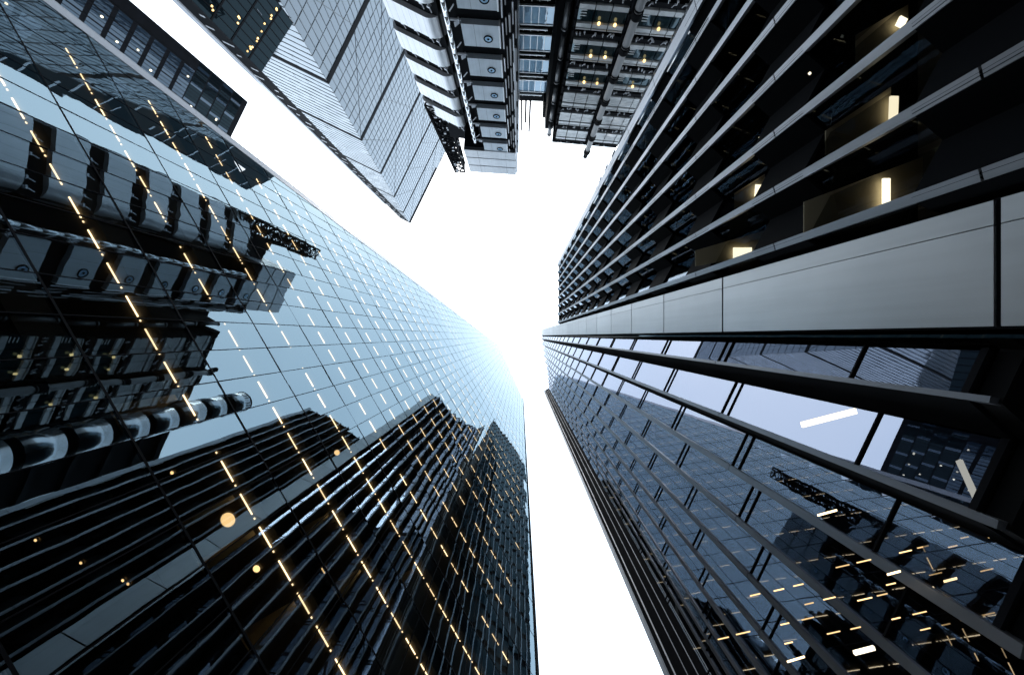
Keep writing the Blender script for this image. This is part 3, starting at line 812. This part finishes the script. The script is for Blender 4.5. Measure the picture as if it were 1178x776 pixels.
for a, b in zip(belts[:-1], belts[1:]):
    nfl = 7
    rs = []
    r = RC
    while r < RE-5: rs.append(r); r += 22.0
    rs.append(RE)
    gm = MB()
    for k in range(nfl):
        z0 = a+0.55+(b-a-1.1)*k/nfl; z1 = a+0.55+(b-a-1.1)*(k+1)/nfl
        for r0, r1 in zip(rs[:-1], rs[1:]):
            j = random.gauss(0, 0.012); j2 = random.gauss(0, 0.02)
            gm.poly([Wp(r0, Ld(z0), z0, 0, j), Wp(r1, Ld(z0), z0, 0, j2), Wp(r1, Ld(z1), z1, 0, -j), Wp(r0, Ld(z1), z1, 0, -j2)][::1], 0)
    # orientation towards the camera side
    v = [Vector(p) for p in gm.v[:4]]
    if (v[1]-v[0]).cross(v[2]-v[1]).dot(Vector((l_.x, l_.y, 0))) < 0: gm.f = [f[::-1] for f in gm.f]
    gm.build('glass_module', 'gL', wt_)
    ln = MB()
    for r0 in rs: Wbox(ln, r0-0.6, r0+0.6, 0.03, 0.07, a+0.5, b-0.5)
    for k in range(1, nfl):
        z = a+0.55+(b-a-1.1)*k/nfl; Wbox(ln, RC, RE, 0.02, 0.07, z-0.05, z+0.05)
    ln.build('mullion_grid', 'line', wt_)
    bl = MB(); Wbox(bl, RC, RE, -0.3, 0.12, b-0.8, b+0.8 if b < 221 else b); bl.build('belt', 'black', wt_)
    # raking braces behind the glass line
    dg = MB()
    nb = 4; wd = (RE-RC)/nb
    for q in range(nb):
        for sgn in (0, 1):
            ra, rb = (RC+wd*q, RC+wd*(q+1)) if sgn == (belts.index(a) % 2) else (RC+wd*(q+1), RC+wd*q)
            pa, pb = Wp(ra, Ld(a), a, 0, 0.03), Wp(rb, Ld(b), b, 0, 0.03)
            dg.tube(pa, pb, 0.06, 4)
            break
    dg.build('brace', 'line', wt_)
    # narrow side face (r = RC): storey lines along l
    sd_ = MB(); sl = MB()
    L1 = -1219.0
    for k in range(nfl):
        z0 = a+0.45+(b-a-0.9)*k/nfl; z1 = a+0.45+(b-a-0.9)*(k+1)/nfl - 0.02
        la, lbv = Ld(z0), Ld(z1)
        if lbv < L1: lbv = L1
        if la < L1: continue
        n = max(1, int((la-L1)/45))
        for q in range(n):
            u0, u1 = q/n, (q+1)/n
            A1 = [(la+(L1-la)*u0, z0), (la+(L1-la)*u1, z0), (lbv+(L1-lbv)*u1, z1), (lbv+(L1-lbv)*u0, z1)]
            j = random.gauss(0, 0.02)
            sd_.poly([Wp(RC, l, z, -0.02+(j if i % 2 else -j), 0) for i, (l, z) in enumerate(A1)])
        def sbox(mb, la_, lb_, z, t):
            P = []
            for dr in (0.0, -0.10):
                P += [Wp(RC, la_, z-t, dr), Wp(RC, lb_, z-t, dr), Wp(RC, lb_, z+t, dr), Wp(RC, la_, z+t, dr)]
            i = len(mb.v); mb.v += P
            for f in ((0,1,2,3), (7,6,5,4), (0,4,5,1), (1,5,6,2), (2,6,7,3), (3,7,4,0)): mb.f.append(tuple(i+x for x in f)); mb.m.append(0)
        sbox(sl, la, L1, z0, 0.045); sbox(sl, la, L1, (z0+z1)/2, 0.015)
    if sd_.v:
        v = [Vector(p) for p in sd_.v[:4]]
        if (v[1]-v[0]).cross(v[2]-v[1]).dot(Vector((-r_.x, -r_.y, 0))) < 0: sd_.f = [f[::-1] for f in sd_.f]
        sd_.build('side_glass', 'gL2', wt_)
        sl.build('side_louvre', 'line', wt_)
        bb = MB(); sbox(bb, Ld(b), L1, b, 0.75)
        if Ld(b) > L1: bb.build('side_belt', 'black', wt_)
# dark service core behind the side face
mb = MB()
pc = [r_*RC*S + l_*(-1219)*S, r_*RC*S + l_*(-1306)*S, r_*(RC+500)*S + l_*(-1306)*S, r_*(RC+500)*S + l_*(-1219)*S]
mb.prism([tuple(p) for p in pc], 0, 219+EYE); mb.build('service_core', 'black', wt_)
fits = []
for k in range(54):
    z = 6+4.0*k
    a = r_*RC*S + l_*(-1245-20*(k % 2))*S; d = r_*(-0.12)
    p = [a + d, a + l_*(-1.0-0.8*(k % 3)) + d, a + l_*(-1.0-0.8*(k % 3)), a]
    mb = MB(); mb.prism([tuple(q) for q in p], z+EYE, z+0.5+EYE); fits.append(mb)
emit(fits, 'lift_fitting', 'lift_fittings', 'trim', wt_)
mb = MB(); pc = [r_*(RC-3)*S + l_*(-1311)*S, r_*(RC-3)*S + l_*(-1340)*S, r_*(RC+3)*S + l_*(-1340)*S, r_*(RC+3)*S + l_*(-1311)*S]
mb.prism([tuple(p) for p in pc], 0, 196+EYE); mb.build('glazed_edge', 'trim', wt_)

# ================================================================ dark block in front of the wedge tower
db = thing('dark_office_block', 'low black glass block sprinkled with small warm lamps, in front of the pale wedge tower', 'office block', (-330, -420))
HD = 60.0; sc_ = HD/FS
def rl(q): v = Vector((q[0]-598, q[1]-386)); return v*sc_
c1, c2 = rl((337, 27)), rl((301, 83))
WD = Wall.ab(tuple(c1), tuple(c2), (0, 0))
back = Vector((-0.62, -0.785)).normalized()*130
side1 = (c1 - Vector((0.69, 0.72))*0).copy()
rad1 = c1.normalized(); rad2 = c2.normalized()
mb = MB(); mb.prism([tuple(c1*S), tuple(c2*S), tuple((c2+rad2*90)*S), tuple((c1+rad1*90)*S)], 0, HD+EYE); mb.build('wall', 'gHid', db)
mb = MB()
for k in range(17):
    WD.box(mb, 0, WD.len, 1+3.5*k, 1.25+3.5*k, 0.0, 0.06)
mb.build('storey_band', 'frame', db)
for k in range(9):
    mb = MB(); a = WD.len*k/8; WD.box(mb, a-0.04, a+0.04, 0, HD, 0.0, 0.09); mb.build('mullion', 'frame', db)
for i in range(60):
    h = 1 + 3.5*random.choice([12, 13, 14, 15, 16]) - 0.9 + random.random()*0.5
    a = (0.06+0.88*random.random())*WD.len
    p = Vector(WD.pt(a, h, 0.05)); mb = MB(); mb.tube(p, p+Vector((0, 0, 0.14)), 0.13, 8); mb.build('small_lamp', 'warm', db)
for i in range(7):
    a = (0.15+0.8*random.random())*WD.len; h = 40+15*random.random()
    mb = MB(); WD.box(mb, a, a+0.05, h, h+0.9+random.random(), 0.06, 0.10); mb.build('light_reflector', 'fin_dark', db)

# ================================================================ far dark block behind the glass tower's slanted edge (top left)
fb = thing('far_office_block', 'dark navy office block with grouped windows, behind the slanted edge of the glass tower', 'office block', (-1250, -1150))
HF = 122.0; LF = -1590.0
a_f = r_*414 + l_*LF; b_f = r_*90 + l_*LF
WF = Wall.ab(tuple(a_f), tuple(b_f), (0, 0))
mb = MB(); mb.prism([tuple((a_f)*S), tuple(b_f*S), tuple((b_f - l_*450)*S), tuple((a_f - l_*450)*S)], 0, HF+EYE); mb.build('wall', 'frame', fb)
k = 0; z = 9.0
panes = []
nbay = 0
while z < HF-4.3:
    top = z > HF - 22
    n = 24
    for q in range(n):
        a0 = 0.3 + q*(WF.len-0.6)/n; a1 = a0 + (WF.len-0.6)/n
        if q < 3 and not top: continue
        # the pane group of a storey
        if top:
            mb = MB(); WF.quad(mb, a0+0.1, a1-0.06, z+0.2, z+3.9, 0.03, 1 if (q*7+k) % 5 else 0, 0.006); panes.append(mb)
        else:
            mb = MB(); WF.quad(mb, a0+0.07, a1-0.07, z+0.9, z+4.0, 0.03, 0, 0.006); panes.append(mb)
    z += 4.12; k += 1
emit(panes, 'window_pane', 'far_window_panes', ['gD', 'gHid'], fb)
for q in range(0, 25, 3):
    mb = MB(); a0 = 0.3 + q*(WF.len-0.6)/24; WF.box(mb, a0-0.12, a0+0.12, 0, HF-20, 0.0, 0.18); mb.build('pilaster', 'frame', fb)
for i in range(34):
    a = 5+random.random()*(WF.len-6); kk = random.randint(14, 26); h = 9+4.12*kk - 0.25+3.0
    if h > HF-6: continue
    p = Vector(WF.pt(a, h, 0.12)); mb = MB(); mb.tube(p, p+Vector((0, 0, 0.3)), 0.2, 8); mb.build('window_lamp', 'white_lamp', fb)

# ================================================================ dark block hidden behind the ribbed stair tower (mirrored in the glass)
hb_ = thing('hidden_office_block', 'black office block with thin pale storey lines, seen only mirrored in the glass tower', 'office block', (-340, -2500))
foot_h = [(-392, -2170), (-168, -2310), (-268, -2900), (-560, -2700)]
HH = 212
mb = MB(); mb.prism([(x*S, y*S) for x, y in foot_h], 0, HH+EYE); mb.build('wall', 'gHid', hb_)
lines = []
for a, b in ((0, 1), (1, 2), (0, 3)):
    wl = Wall.ab(foot_h[a], foot_h[b], (-256, 148) if (a, b) != (1, 2) else (200, -2500))
    for k in range(50):
        x = 0.3
        while x < wl.len-0.8:
            L_ = 2.5+random.random()*9
            if random.random() < 0.35:
                mb = MB(); z = 3+4.12*k+0.25*random.random(); wl.box(mb, x, min(x+L_, wl.len-0.2), z, z+0.3+0.5*random.random(), 0.0, 0.12+0.1*random.random()); lines.append(mb)
            x += L_+0.4
emit(lines, 'storey_line', 'storey_lines', 'trim', hb_)
